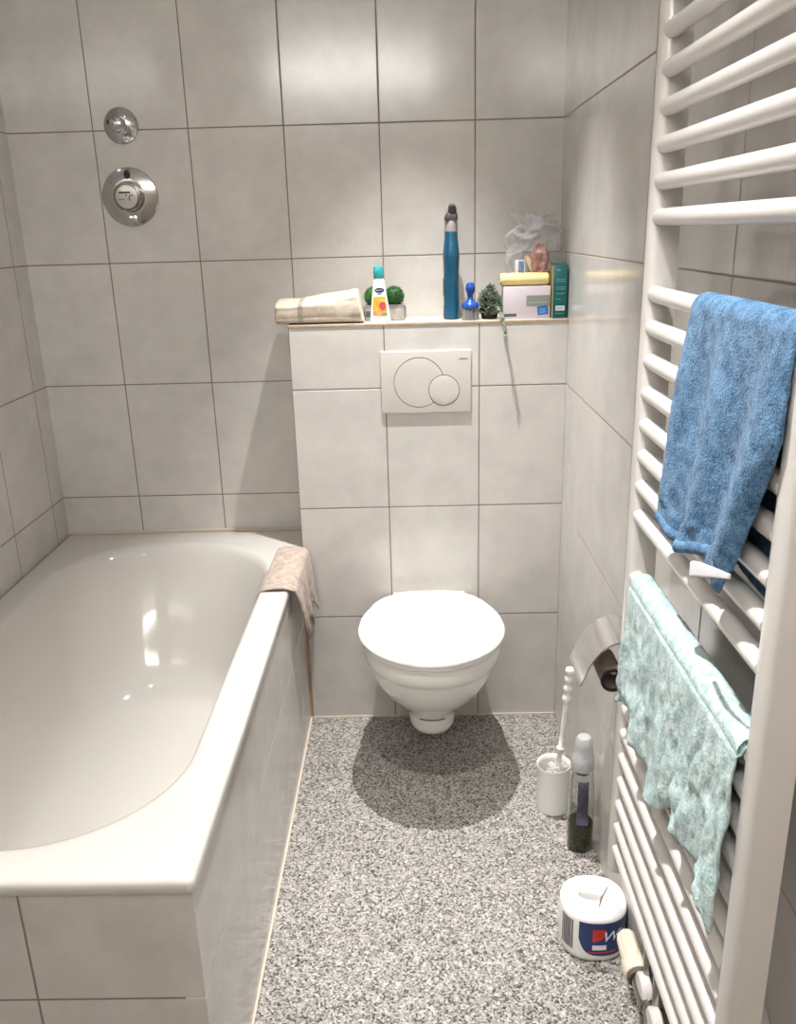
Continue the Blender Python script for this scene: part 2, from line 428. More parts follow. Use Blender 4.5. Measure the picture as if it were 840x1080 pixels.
# ------------------------------------------------------------------ towel radiator
RX = -.080
YI, YO = -1.080, -1.532
def radiator():
    t = thing('towel_radiator', 'tall white ladder towel radiator on the right wall', 'radiator', (-.075, (YI + YO) / 2, .355))
    def column(y0, y1):
        P = []
        xf, xb = -.0945, -.056; n = 10
        # D profile, curved front
        prof = [(xb, y0), (xb, y1)]
        ym = (y0 + y1) / 2; hw = abs(y1 - y0) / 2
        for i in range(n + 1):
            a = PI * i / n
            s = 1 if y1 > y0 else -1
            prof.append((xf + .012 - .012 * (math.sin(a) ** .7), ym + s * hw * math.cos(a)))
        rings = []
        z0, z1 = .352, 1.79
        for z, s in ((z0, .80), (z0 + .003, .95), (z0 + .008, 1), (z1 - .008, 1), (z1 - .003, .95), (z1, .8)):
            cx = (xf + xb) / 2
            rings.append([(cx + (x - cx) * s, ym + (y - ym) * s, z) for x, y in prof])
        return MB().loft(rings)
    attach(column(YI, YI + .036).build('column', M_rad, sharp=50), t)
    attach(column(YO, YO - .036).build('column', M_rad, sharp=50), t)
    zs = [1.7137, 1.6699, 1.6261, 1.5823, 1.5385, 1.4947, 1.4509, 1.4071] + [1.3086 - .045 * i for i in range(8)] + [.8963 - .0448 * i for i in range(12)]
    b0 = None
    for z in zs:
        if b0 is None:
            mb = MB().tube([(0, YI + .004, 0), (0, (YI + YO) / 2, 0), (0, YO - .004, 0)], .0110, 24)
            o = mb.build('bar', M_rad)
            o.data.transform(Matrix.Translation((0, -(YI + YO) / 2, 0)))
            o.parent = t; b0 = o
        else:
            o = b0.copy(); COL.objects.link(o); o.parent = t
        o.location = (RX - .002 + .075, 0, z - .355)
    for y in (YI - .07, YO + .07):
        for z in (.475, 1.675):
            mb = MB().tube([(-.0005, y, z), (-.072, y, z)], .009, 16).lathe([(.020, 0), (.020, .008), (.016, .011), (.009, .012)], T(-.0005, y, z, ry=-PI / 2), n=28)
            attach(mb.build('wall_bracket', M_rad), t)
    # thermostatic valve
    vx, vz, vy = -.083, .312, -1.262
    v = attach(MB().tube([(vx, vy - .045, vz), (vx, vy + .02, vz)], [.017, .017], 24)
               .tube([(vx + .002, vy - .06, vz), (vx + .002, vy - .06, .396)], .008, 20)
               .tube([(vx + .002, vy - .012, vz), (vx + .002, vy - .012, .396)], .008, 20)
               .box((vx - .014, vy - .078, vz - .018), (vx + .020, vy + .006, vz + .014), .006).build('thermostatic_valve', M_chrome_d), t)
    def sub(mb, name, m):
        o = mb.build(name, m); o.parent = v
        o.data.transform(Matrix.Translation((.075, -(YI + YO) / 2, -.355)))
        return o
    A = T(vx - .004, vy + .012, vz, rx=-PI / 2) @ T(0, 0, 0)
    # ribbed head pointing towards the toilet
    rings = []
    n = 48
    for z, r, rib in ((.034, .0165, 0), (.036, .0178, 0), (.039, .0180, 1), (.072, .0162, 1), (.078, .0150, 1), (.081, .012, 0), (.082, .007, 0)):
        rings.append([((r - (.0018 if rib and j % 4 < 2 else 0)) * math.cos(2 * PI * j / n), (r - (.0018 if rib and j % 4 < 2 else 0)) * math.sin(2 * PI * j / n), z) for j in range(n)])
    sub(MB().loft(rings, M=A), 'valve_head', M_cream)
    sub(MB().lathe([(.013, .000), (.0190, .002), (.0212, .008), (.0214, .018), (.0200, .030), (.0165, .034)], A), 'head_collar', M_cream)
    sub(MB().lathe([(.0165, -.006), (.0175, -.004), (.0175, .003), (.0165, .004)], A), 'lock_ring', M_groove)
    # white pipe covers running to the wall
    for yy in (vy - .012, vy - .062):
        sub(MB().tube([(vx + .012, yy, vz - .004), (-.0006, yy, vz - .004)], .008, 16)
            .lathe([(.026, 0), (.026, .008), (.022, .014), (.012, .018)], T(-.0006, yy, vz - .004, ry=-PI / 2), n=32), 'pipe_cover', M_rad)
    for yy, rr in ((vy - .020, .0235), (vy - .078, .0220)):
        sub(MB().lathe([(rr - .004, 0), (rr, .003), (rr, .014), (rr - .003, .017), (rr * .5, .018), (.001, .018)], T(vx + .004, yy, vz + .010, ry=-PI / 2), n=36), 'union_cover', M_rad)
    sub(MB().tube([(vx - .006, vy - .045, vz - .010), (vx - .008, vy - .060, vz - .045), (vx + .010, vy - .066, vz - .070), (-.04, vy - .066, vz - .080), (-.001, vy - .066, vz - .080)], .011, 18), 'elbow_pipe', M_chrome_d)
radiator()

# ------------------------------------------------------------------ cloths
def terry(name, c1, c2, scale=420, strength=.9):
    m, nt, b = new_mat(name)
    N = nt.nodes.new; Lk = nt.links.new
    tc = N('ShaderNodeTexCoord')
    n = N('ShaderNodeTexNoise'); n.inputs['Scale'].default_value = scale; n.inputs['Detail'].default_value = 3
    Lk(tc.outputs['Object'], n.inputs['Vector'])
    n2 = N('ShaderNodeTexNoise'); n2.inputs['Scale'].default_value = 60; n2.inputs['Detail'].default_value = 5
    Lk(tc.outputs['Object'], n2.inputs['Vector'])
    ad = N('ShaderNodeMath'); ad.operation = 'MULTIPLY_ADD'; ad.inputs[1].default_value = .5
    Lk(n2.outputs[0], ad.inputs[0])
    hf = N('ShaderNodeMath'); hf.operation = 'MULTIPLY'; hf.inputs[1].default_value = .5; Lk(n.outputs[0], hf.inputs[0]); Lk(hf.outputs[0], ad.inputs[2])
    r = N('ShaderNodeValToRGB'); r.color_ramp.elements[0].position = .36; r.color_ramp.elements[1].position = .62
    r.color_ramp.elements[0].color = c1; r.color_ramp.elements[1].color = c2
    Lk(ad.outputs[0], r.inputs[0]); Lk(r.outputs[0], b.inputs['Base Color'])
    b.inputs['Roughness'].default_value = .95; b.inputs['Sheen Weight'].default_value = .12
    b.inputs['Specular IOR Level'].default_value = .15
    bp = N('ShaderNodeBump'); bp.inputs['Strength'].default_value = strength; bp.inputs['Distance'].default_value = .004
    Lk(ad.outputs[0], bp.inputs['Height']); Lk(bp.outputs[0], b.inputs['Normal'])
    return m
M_blue = terry('blue_terry', rgb(48, 82, 116), rgb(108, 148, 184))
M_mint = terry('mint_terry', rgb(146, 174, 174), rgb(206, 223, 222), 300, .7)
M_rose = terry('rose_beige_terry', rgb(152, 136, 124), rgb(196, 180, 168), 380, .8)
M_beige = terry('beige_terry', rgb(182, 168, 151), rgb(208, 195, 178), 500, .35)

def sheet(fn, nu, nv, th, name, m):
    """closed cloth of thickness th from fn(u, v) -> Vector"""
    P = [[fn(u / nu, v / nv) for v in range(nv + 1)] for u in range(nu + 1)]
    def nrm(i, j):
        a = P[min(i + 1, nu)][j] - P[max(i - 1, 0)][j]; b = P[i][min(j + 1, nv)] - P[i][max(j - 1, 0)]
        n = a.cross(b); return n.normalized() if n.length > 1e-12 else Vector((1, 0, 0))
    V = []; F = []; W = nv + 1
    for s in (-1, 1):
        for i in range(nu + 1):
            for j in range(nv + 1):
                edge = min(i, nu - i, j, nv - j); k = (.45, .8, 1)[min(edge, 2)]
                V.append(P[i][j] + nrm(i, j) * s * th / 2 * k)
    o = (nu + 1) * W
    for i in range(nu):
        for j in range(nv):
            a, b, c, d = i * W + j, i * W + j + 1, (i + 1) * W + j + 1, (i + 1) * W + j
            F += [(a, b, c, d), (a + o, d + o, c + o, b + o)]
    for i in range(nu):
        for j in (0, nv):
            a, b = i * W + j, (i + 1) * W + j; F.append((a, b, b + o, a + o))
    for j in range(nv):
        for i in (0, nu):
            a, b = i * W + j, i * W + j + 1; F.append((a, b, b + o, a + o))
    return mesh_obj(name, V, F, m, None, True, sharp=180)

def bar_path(s, lf, lb, r, zb, xb):
    """distance s along a cloth over a bar: front bottom -> over bar -> back bottom; returns x, z, lateral slack 0..1 front"""
    if s < lf: return xb - r, zb - (lf - s), 1
    s2 = s - lf
    if s2 < PI * r:
        a = s2 / r
        return xb - r * math.cos(a), zb + r * math.sin(a), 0
    return xb + r, zb - (s2 - PI * r), -1

def blue_towel():
    zb, xb, r = 1.3086, RX - .002, .0148
    lf, lb = .262, .262
    tot = lf + PI * r + lb
    def fn(u, v):
        s = u * tot
        x, z, side = bar_path(s, lf, lb, r, zb, xb)
        y = -1.281 - v * .270
        d = max(0, zb - z)                     # distance below the bar
        k = min(1, d / .26)
        if side == 1:
            fold = .007 * math.sin(v * 15 + .6 + 1.2 * k) * min(1, d / .08) + .006 * fbm((v * 4, z * 7, 3)) * k
            x -= abs(.003) * k + .006 * k + fold * .9
            x -= .010 * math.exp(-((v - .93) / .08) ** 2) * k
            # left edge swings slightly out, right edge comes in below the middle
            y += .026 * k * (1 - v)
            q = max(0, (d - .09) / .17)
            y += .075 * v ** 2 * q ** 1.1
            z -= .010 * math.sin(v * 7) * k * k - .006 * k
            if k > .9: x += .003 * math.sin(v * 30)
        elif side == -1:
            x += .002 + .004 * math.sin(v * 9) * k
            x = min(x, -.030)
            y += .018 * k * (1 - v) + .010 * v * k
            z += .012 * math.sin(v * 5) * k
        x += .0011 * noise.noise(Vector((y * 160, z * 160, 0)))
        return Vector((x, y, z))
    t = thing('hand_towel', 'blue terry hand towel hanging on an upper radiator bar', 'towel', (xb, -1.41, 1.30))
    attach(sheet(fn, 150, 90, .0055, 'towel_cloth', M_blue), t)
    # care label curling out of the hem
    def lab(u, v):
        y = -1.528 + u * .110
        return Vector((-.122 - .010 * math.sin(u * PI), y, 1.086 - .038 * u + .004 * math.sin(u * PI) - (v - .5) * (.005 + .013 * math.sin(min(1, u * 1.10) * PI * .60))))
    attach(sheet(lab, 20, 6, .0008, 'care_label', mat('white_label', rgb(240, 240, 244), .7)), t)
    def hem(u, v):
        p = fn(0 + .0, .02 + u * .66)
        a = v * 2 * PI
        return p + Vector((-.002 + .0050 * math.cos(a), 0, .004 + .0075 * math.sin(a)))
    P = [[hem(i / 50, j / 10) for j in range(10)] for i in range(51)]
    attach(MB().loft(P).build('hem', M_blue), t)
blue_towel()

def mint_towel():
    zb, xb, r = .8963, RX - .002, .0138
    lf, lb = .205, .150
    tot = lf + PI * r + lb
    def fn(u, v):
        s = u * tot
        x, z, side = bar_path(s, lf, lb, r, zb, xb)
        y = -1.112 - v * .424 + (.002 if side else 0)
        d = max(0, zb - z); k = min(1, d / .2)
        if side == 1:
            x -= .004 * k + .004 + .006 * math.sin(v * 26 + 2 * k) * k + .010 * fbm((v * 6, z * 9, 1)) * k + .006 * fbm((v * 22, z * 20, 5)) * min(1, d / .05)
            x = min(x, -.0985)
            z += (.016 * math.sin(v * 9 + 1) + .012 * math.sin(v * 23) + .010 * fbm((v * 7, 0, 9))) * k ** 2
        elif side == -1:
            x += .004 * math.sin(v * 15) * k + .002; x = min(x, -.03)
            z += .014 * math.sin(v * 8) * k
        else:
            x += .0012 * fbm((v * 30, z * 30, 4))
        return Vector((x, y, z))
    t = thing('cleaning_cloth', 'pale mint wrinkled cloth hanging on the lower radiator bars', 'towel', (xb, -1.32, .89))
    attach(sheet(fn, 110, 170, .0042, 'cloth_body', M_mint), t)
    # thick rolled fold lying on top of the bar
    P = []
    for i in range(61):
        u = i / 60; y = -1.114 - u * .420
        rr = .0172 + .001 * fbm((u * 9, 1, 1)); n = 16
        P.append([(xb + rr * 1.05 * math.cos(2 * PI * j / n), y, zb + .004 + rr * math.sin(2 * PI * j / n)) for j in range(n)])
    # (hollow sleeve around the bar)
    v = [p for ring in P for p in ring]; n = 16
    f = [(i * n + j, i * n + (j + 1) % n, (i + 1) * n + (j + 1) % n, (i + 1) * n + j) for i in range(60) for j in range(n)]
    attach(mesh_obj('fold', v, f, M_mint), t)
mint_towel()

def tub_cloth():
    t = thing('washcloth', 'rose beige terry cloth draped over the far right rim of the bathtub', 'towel', (-.76, -.15, .555))
    # path across the rim in X-Z
    pts = [(-.822, .480), (-.818, .510), (-.808, .537), (-.795, .5535), (-.78, .5575), (-.76, .559), (-.742, .559), (-.7265, .556), (-.7195, .545), (-.7165, .515), (-.715, .48), (-.714, .44), (-.713, .40), (-.712, .365)]
    def path(s):
        q = s * (len(pts) - 1); i = min(int(q), len(pts) - 2); f = q - i
        a, b = pts[i], pts[i + 1]; return a[0] + (b[0] - a[0]) * f, a[1] + (b[1] - a[1]) * f
    def fn(u, v):
        x, z = path(u); y = -.012 - v * .300
        out = max(0, (u - .56) / .44)
        if out > 0:
            x += .0075 * out * (math.sin(v * 15 + .5) + 1) + .004 * fbm((v * 6, z * 10, 0)) * out + .004
            y += .095 * out * v ** 1.5
            z += (.03 * (1 - v) - .022 * math.sin(v * 17 + 1.0)) * out * out + .01 * fbm((v * 8, 2, 2)) * out
        ins = max(0, (.25 - u) / .25)
        y += .03 * ins * v
        z += .0012 * noise.noise(Vector((x * 90, y * 90, 0))) + .0012
        return Vector((x, y, z))
    attach(sheet(fn, 80, 70, .0055, 'cloth_body', M_rose), t)
tub_cloth()

def folded_towel():
    t = thing('folded_towel', 'folded beige towel lying on the left end of the ledge', 'towel', (-.645, .07, LED))
    X0, X1 = -.763, -.531
    def ring(u):
        x = X0 + (X1 - X0) * u
        h = .058 + .004 * math.sin(u * 4) + .028 * max(0, (u - .28) / .72) ** 1.0
        if u < .28: h = .060
        e = min(1, u / .03, (1 - u) / .02); e = math.sqrt(max(0, 1 - (1 - e) ** 2)); e = .88 + .12 * e
        P = []; n = 56; yc, hy = .066, .066
        for j in range(n):
            a = 2 * PI * j / n; c, s = math.cos(a), math.sin(a)
            y = yc + hy * e * (abs(c) ** .5) * (1 if c > 0 else -1)
            z = LED + h / 2 + h / 2 * (e if s > 0 else 1) * (abs(s) ** .5) * (1 if s > 0 else -1)
            lay = .0016 * math.cos((z - LED) / .0205 * 2 * PI)
            if c < 0: y += lay
            y += .002 * fbm((x * 20, z * 30, 1)); 
            if s > 0: z += .002 * fbm((x * 14, y * 20, 4))
            if s > 0: z += .010 * (yc - y) / hy * (-.4)
            xs = x - (.016 * (z - LED) / .08 if u > .9 else 0) + .002 * fbm((0, y * 20, z * 40)) * (1 if u < .1 or u > .9 else 0)
            P.append((xs, y, max(z, LED + .0005)))
        return P
    us = [0, .006, .015, .03] + [.03 + .94 * i / 50 for i in range(1, 50)] + [.97, .985, .994, 1]
    attach(MB().loft([ring(u) for u in us]).build('towel_body', M_beige, sharp=70), t)
    # woven border stripe
    R = []
    for u in (.262, .27, .285, .30, .315, .323):
        P = ring(u); k = 1.0 if u in (.262, .323) else 1.014
        R.append([(x, .066 + (y - .066) * (1.0 + (k - 1) * 1.6), max(LED + .0004, LED + .03 + (z - LED - .03) * (1 + (k - 1) * 2))) for x, y, z in P])
    attach(MB().loft(R, False, False).build('border_stripe', terry('border', rgb(150, 138, 127), rgb(176, 164, 152), 500, .4), sharp=70), t)
folded_towel()

# ------------------------------------------------------------------ things on the ledge
def cleaner_bottle():
    x, y = -.4885, .030
    t = thing('cleaner_bottle', 'white tapered bottle with turquoise cap and orange label on the ledge', 'bottle', (x, y, LED))
    def ring(hw, hy, z, n=40, ex=3.0):
        P = []
        for j in range(n):
            a = 2 * PI * j / n; c, s = math.cos(a), math.sin(a)
            P.append((x + hw * abs(c) ** (2 / ex) * (1 if c > 0 else -1) - (z - LED) * .02, y + hy * abs(s) ** (2 / ex) * (1 if s > 0 else -1), z))
        return P
    hw = lambda q: .0275 - .0132 * q ** 1.05
    hy = lambda q: .0170 - .006 * q
    rr = [ring(.024, .014, LED + .0002), ring(.0268, .0165, LED + .002)] + [ring(hw(q), hy(q), LED + .004 + .102 * q) for q in [i / 10 for i in range(11)]] + [ring(.0132, .010, LED + .1095), ring(.010, .009, LED + .113)]
    b = attach(MB().loft(rr).build('bottle_body', M_white, sharp=60), t)
    attach(MB().loft([ring(.0118, .0105, LED + .1125, ex=4), ring(.0128, .0112, LED + .115, ex=4), ring(.0122, .0108, LED + .138, ex=4), ring(.0105, .0095, LED + .1415, ex=4), ring(.004, .004, LED + .142, ex=4)]).build('cap', mat('turquoise_plastic', rgb(38, 150, 150), .35), sharp=50), t)
    def patch(z0, z1, fx, name, m, off=.0006, xo=0, rot=0):
        V = []; F = []; n = 14; k = 8
        for i in range(k + 1):
            z = z0 + (z1 - z0) * i / k; q = (z - LED - .004) / .102
            W = hw(q) * fx
            for j in range(n + 1):
                xx = -W + 2 * W * j / n + xo
                c = min(.999, abs(xx) / hw(q)); yy = -hy(q) * (1 - c ** 3.0) ** (1 / 3.0)
                V.append((x + xx - (z - LED) * .02, y + yy - off, z))
        for i in range(k):
            for j in range(n): F.append((i * (n + 1) + j, i * (n + 1) + j + 1, (i + 1) * (n + 1) + j + 1, (i + 1) * (n + 1) + j))
        o = mesh_obj(name, V, F, m)
        o.parent = b; o.data.transform(Matrix.Translation((-x, -y, -LED)))
        return o
    patch(LED + .030, LED + .066, .78, 'orange_label', mat('orange_print', rgb(238, 160, 62), .4, vary=.5, vscale=60))
    patch(LED + .018, LED + .0305, .74, 'label_band', mat('coral_print', rgb(224, 140, 96), .4, vary=.3, vscale=80))
    patch(LED + .018, LED + .026, .26, 'label_leaf', mat('leaf_print', rgb(110, 140, 70), .4), .0010, .012)
    # fruit dot
    def oval(cx, cz, a, bb, name, m, off):
        V = []; n = 28
        for j in range(n):
            xx = cx + a * math.cos(2 * PI * j / n); z = LED + cz + bb * math.sin(2 * PI * j / n); q = (z - LED - .004) / .102
            c = min(.999, abs(xx) / hw(q)); V.append((x + xx - (z - LED) * .02, y - hy(q) * (1 - c ** 3) ** (1 / 3) - off, z))
        o = mesh_obj(name, V, [tuple(range(n))], m); o.parent = b; o.data.transform(Matrix.Translation((-x, -y, -LED))); return o
    oval(.0075, .043, .009, .0105, 'label_fruit', mat('fruit_print', rgb(176, 70, 72), .4, vary=.4, vscale=90), .0012)
    oval(.001, .082, .0125, .0060, 'logo_oval', mat('navy_print', rgb(24, 34, 74), .4), .0008)
    pts = [(x - .0085 + .017 * i / 16 - .0016, y - .0128, LED + .082 + .0016 * math.sin(i * 2.2)) for i in range(17)]
    s = MB().tube(pts, .0005, 6).build('logo_script', M_white); s.parent = b; s.data.transform(Matrix.Translation((-x, -y, -LED)))
    oval(.001, .073, .006, .0022, 'label_mark', mat('lilac_print', rgb(150, 150, 190), .4), .0008)
cleaner_bottle()

M_grass = mat('grass_green', rgb(34, 82, 36), .7, vary=.45, vscale=40)
def planter():
    x0, x1, y0, y1 = -.532, -.424, .062, .108
    t = thing('planter_trough', 'small grey trough planter behind the white bottle on the ledge', 'planter', ((x0 + x1) / 2, .085, LED))
    mb = MB()
    R = [rrect(x0 + .003, x1 - .003, y0 + .003, y1 - .003, .006, LED + .0002), rrect(x0, x1, y0, y1, .008, LED + .004), rrect(x0 - .001, x1 + .001, y0 - .001, y1 + .001, .008, LED + .036),
         rrect(x0 - .001, x1 + .001, y0 - .001, y1 + .001, .008, LED + .040), rrect(x0 + .004, x1 - .004, y0 + .004, y1 - .004, .006, LED + .040), rrect(x0 + .004, x1 - .004, y0 + .004, y1 - .004, .006, LED + .032)]
    mm = mat('weathered_grey', rgb(168, 166, 162), .7, vary=.35, vscale=45)
    p = attach(mb.loft(R).build('trough', mm, sharp=50), t)
    attach(MB().box((x0 + .004, y0 - .0025, LED + .010), (x0 + .036, y0 - .0004, LED + .026), .0005).build('label', mat('blue_grey_label', rgb(70, 84, 104), .5)), t)
    bl = MB().tube([(x1 + .0015, y0 + .004, LED + .005), (x1 + .0015, y0 + .004, LED + .036), (x1 - .004, y0 - .002, LED + .0385), (x0 + .004, y0 - .002, LED + .0385)], .0010, 8)
    attach(bl.build('wire_rim', mat('rust_wire', rgb(96, 74, 66), .5)), t)
    for cx in (-.506, -.452):
        cz = LED + .061
        rnd = random.Random(int(cx * -1000)); mb = MB()
        n = 20; R = []
        prof = [(.0245 * math.sin(PI * i / 14), -.0245 * math.cos(PI * i / 14)) for i in range(1, 14)]
        mb.lathe(prof, T(cx, .085, cz), n=24)
        for _ in range(620):
            d = Vector((rnd.gauss(0, 1), rnd.gauss(0, 1), rnd.gauss(0, 1))).normalized()
            a = d.orthogonal().normalized(); b = d.cross(a)
            c = Vector((cx, .085, cz)); L = rnd.uniform(.026, .0315)
            w = .0013; tip = c + (d + a * rnd.uniform(-.12, .12) + b * rnd.uniform(-.12, .12)) * L
            mb.add([c + d * .022 + a * w, c + d * .022 - a * w * .5 + b * w, c + d * .022 - a * w * .5 - b * w, tip], [(0, 1, 3), (1, 2, 3), (2, 0, 3)])
        o = mb.build('grass_ball', M_grass, smooth=False); attach(o, t)
planter()

def tall_bottle():
    x, y = -.2995, .075
    t = thing('spray_bottle', 'tall slim petrol blue bottle with grey nozzle on the ledge', 'bottle', (x, y, LED))
    prof = [(.0195, .0002), (.0225, .003), (.0228, .012), (.0218, .03), (.0212, .06), (.0205, .10), (.0205, .12), (.0212, .14), (.0222, .158), (.0215, .172), (.0198, .188), (.0178, .205), (.0172, .222)]
    M = T(x, y, LED)
    petrol = mat('petrol_blue', rgb(18, 76, 102), .3, coat=.3, vary=.12, vscale=10)
    attach(MB().lathe(prof, M, n=48, sy=1.35).build('bottle_body', petrol), t)
    attach(MB().lathe([(.0172, .2215), (.0170, .232), (.0165, .247), (.0155, .250)], M, n=40, sy=1.25).build('neck', mat('grey_clear', rgb(150, 140, 138), .3)), t)
    dg = mat('dark_grey_plastic', rgb(66, 66, 68), .4)
    R = []
    for z, hw, y0, y1, xo in ((.249, .0165, -.020, .022, 0), (.256, .0172, -.021, .023, 0), (.264, .0158, -.020, .023, .001), (.268, .0115, -.018, .022, .003), (.276, .0105, -.024, .022, .0035), (.284, .009, -.026, .020, .003), (.289, .006, -.018, .014, .002)):
        R.append(rrect(x + xo - hw, x + xo + hw, y + y0, y + y1, min(hw * .8, .008), LED + z))
    attach(MB().loft(R).build('nozzle', dg, sharp=60), t)
    attach(MB().box((x - .0135, y - .020, LED + .266), (x - .0085, y + .006, LED + .287), .0015).build('trigger', mat('pinkish_grey', rgb(178, 160, 154), .4)), t)
    # side labels, wrapped round the left side
    def lab(z0, z1, name, m):
        V = []; F = []; k = 10
        for z in (z0, z1):
            for j in range(k + 1):
                a = math.radians(172 + 36 * j / k); V.append((x + .0226 * math.cos(a), y + .0226 * 1.35 * math.sin(a), LED + z))
        for j in range(k): F.append((j, j + 1, k + 2 + j, k + 1 + j))
        attach(mesh_obj(name, V, F, m), t)
    lab(.062, .105, 'side_label', mat('green_label', rgb(86, 130, 92), .5))
    lab(.036, .060, 'side_label', mat('pale_label', rgb(176, 196, 176), .5))
tall_bottle()

def dish_brush():
    x, y = -.2525, .028
    t = thing('scrubbing_brush', 'small round blue scrubbing brush standing on its bristles', 'brush', (x, y, LED))
    blue = mat('blue_plastic', rgb(32, 72, 150), .25)
    M = T(x, y, LED)
    attach(MB().lathe([(.0205, .030), (.0225, .032), (.0228, .038), (.020, .043), (.013, .047), (.0085, .052), (.0072, .060), (.0085, .066), (.0115, .073), (.0125, .080), (.0115, .088), (.008, .094), (.001, .096)], M).build('grip', blue), t)
    mb = MB(); rnd = random.Random(3)
    for i in range(150):
        a = rnd.uniform(0, 2 * PI); r = .019 * math.sqrt(rnd.random()) if i > 70 else .0195
        p = Vector((x + r * math.cos(a), y + r * math.sin(a), LED + .031)); q = Vector((x + r * 1.12 * math.cos(a) + rnd.uniform(-.001, .001), y + r * 1.12 * math.sin(a), LED + .0004))
        mb.tube([p, q], .0013, 5)
    attach(mb.build('bristles', mat('grey_bristle', rgb(120, 118, 116), .7, vary=.3, vscale=300)), t)
dish_brush()

def succulent():
    x, y = -.200, .055
    t = thing('succulent_plant', 'grey-green succulent with pointed leaves and one trailing stem on the ledge', 'plant', (x, y, LED))
    pot = MB().lathe([(.019, .0002), (.021, .002), (.026, .034), (.0275, .036), (.0275, .042), (.0245, .042), (.0235, .036)], T(x, y, LED))
    attach(pot.build('pot', mat('dark_pot', rgb(30, 30, 30), .6)), t)
    leafm = mat('succulent_green', rgb(104, 118, 100), .6, vary=.5, vscale=50)
    rnd = random.Random(11)
    def leaf(mb, base, d, L, w):
        d = d.normalized(); side = d.cross(Vector((0, 0, 1)));
        if side.length < .05: side = Vector((1, 0, 0))
        side.normalize(); up = side.cross(d)
        R = []
        for q, k in ((0, .35), (.25, .85), (.5, 1), (.75, .7), (.93, .28), (1, .05)):
            c = base + d * L * q + up * (.12 * L * q * q)
            R.append([c + side * w * k * math.cos(2 * PI * j / 6) + up * w * .5 * k * math.sin(2 * PI * j / 6) for j in range(6)])
        mb.loft(R)
    mb = MB()
    for i in range(30):
        a = rnd.uniform(0, 2 * PI); rr = .026 * math.sqrt(rnd.random())
        c = Vector((x + rr * math.cos(a), y + rr * math.sin(a) - .006, LED + .030 + rnd.uniform(.2, 1) * .050 * (1 - (rr / .034) ** 2)))
        axis = Vector((math.cos(a) * rr * 35, math.sin(a) * rr * 35 - .35, .55)).normalized()
        for k in range(11):
            b = k * 2.4; o1 = axis.orthogonal().normalized(); o2 = axis.cross(o1)
            tilt = .35 + .09 * k
            d = axis * math.cos(tilt) + (o1 * math.cos(b) + o2 * math.sin(b)) * math.sin(tilt)
            leaf(mb, c - axis * .003, d, rnd.uniform(.013, .019), .0036)
    for i in range(44):   # low leaves around the rim
        a = rnd.uniform(PI, 2 * PI); c = Vector((x + .021 * math.cos(a), y + .021 * math.sin(a), LED + rnd.uniform(.012, .034)))
        for k in range(6):
            leaf(mb, c, Vector((math.cos(a) + rnd.uniform(-.7, .7), math.sin(a) + rnd.uniform(-.5, .3), rnd.uniform(-.4, .7))), rnd.uniform(.009, .014), .0030)
    attach(mb.build('foliage', leafm, sharp=60), t)
    mb = MB()
    P = [Vector(p) for p in ((x + .008, y - .022, LED + .030), (x + .016, y - .040, LED + .034), (x + .025, y - .062, LED + .018), (x + .031, y - .082, LED - .006), (x + .035, y - .094, LED - .030))]
    mb.tube(P, [.0022, .0026, .0028, .0026, .0018], 8)
    for i in range(30):
        q = i / 29 * 3.99; k = int(q); c = P[k].lerp(P[k + 1], q - k); d = (P[k + 1] - P[k]).normalized(); o1 = d.orthogonal().normalized(); o2 = d.cross(o1); b = i * 2.4
        leaf(mb, c, d * .75 + (o1 * math.cos(b) + o2 * math.sin(b)) * .6, .0105, .0026)
    attach(mb.build('trailing_stem', leafm, sharp=60), t)
succulent()

def carton():
    x0, x1, y0, y1, h = -.167, -.045, .018, .120, .082
    t = thing('white_carton', 'small white carton with blue sticker under the yellow cloth', 'box', ((x0 + x1) / 2, (y0 + y1) / 2, LED))
    c = attach(MB().box((x0, y0, LED + .0002), (x1, y1, LED + h), .0012).build('carton_body', mat('white_card', rgb(196, 187, 192), .6)), t)
    def sub(a, b, name, m, M=None):
        o = MB().box(a, b, .0002, M=M).build(name, m, smooth=False); o.parent = c
        o.data.transform(Matrix.Translation((-(x0 + x1) / 2, -(y0 + y1) / 2, -LED)))
    yy = y0 - .0008
    sub((x0 + .060, yy, LED + .032), (x1 - .001, y0 - .0002, LED + .059), 'window_label', mat('grey_green_print', rgb(128, 134, 124), .5))
    sub((x0 + .064, yy - .0003, LED + .040), (x1 - .004, yy, LED + .0415), 'print_line', mat('pale_print', rgb(170, 178, 168), .5))
    sub((x0 + .002, yy, LED + .006), (x0 + .034, y0 - .0002, LED + .0135), 'caption_bar', mat('slate_print', rgb(70, 74, 84), .5))
    M = T(x1 - .0195, yy - .0004, LED + .0205, ry=-.12)
    sub((-.0135, -.0004, -.011), (.0135, .0004, .011), 'blue_sticker', mat('sticker_blue', rgb(28, 96, 168), .4), M)
    for k, w in ((.004, .009), (-.001, .0075), (-.005, .009)):
        sub((-w, -.0007, k - .0009), (w, -.0003, k + .0009), 'sticker_text', mat('sticker_pale', rgb(120, 170, 214), .4), M)
carton()

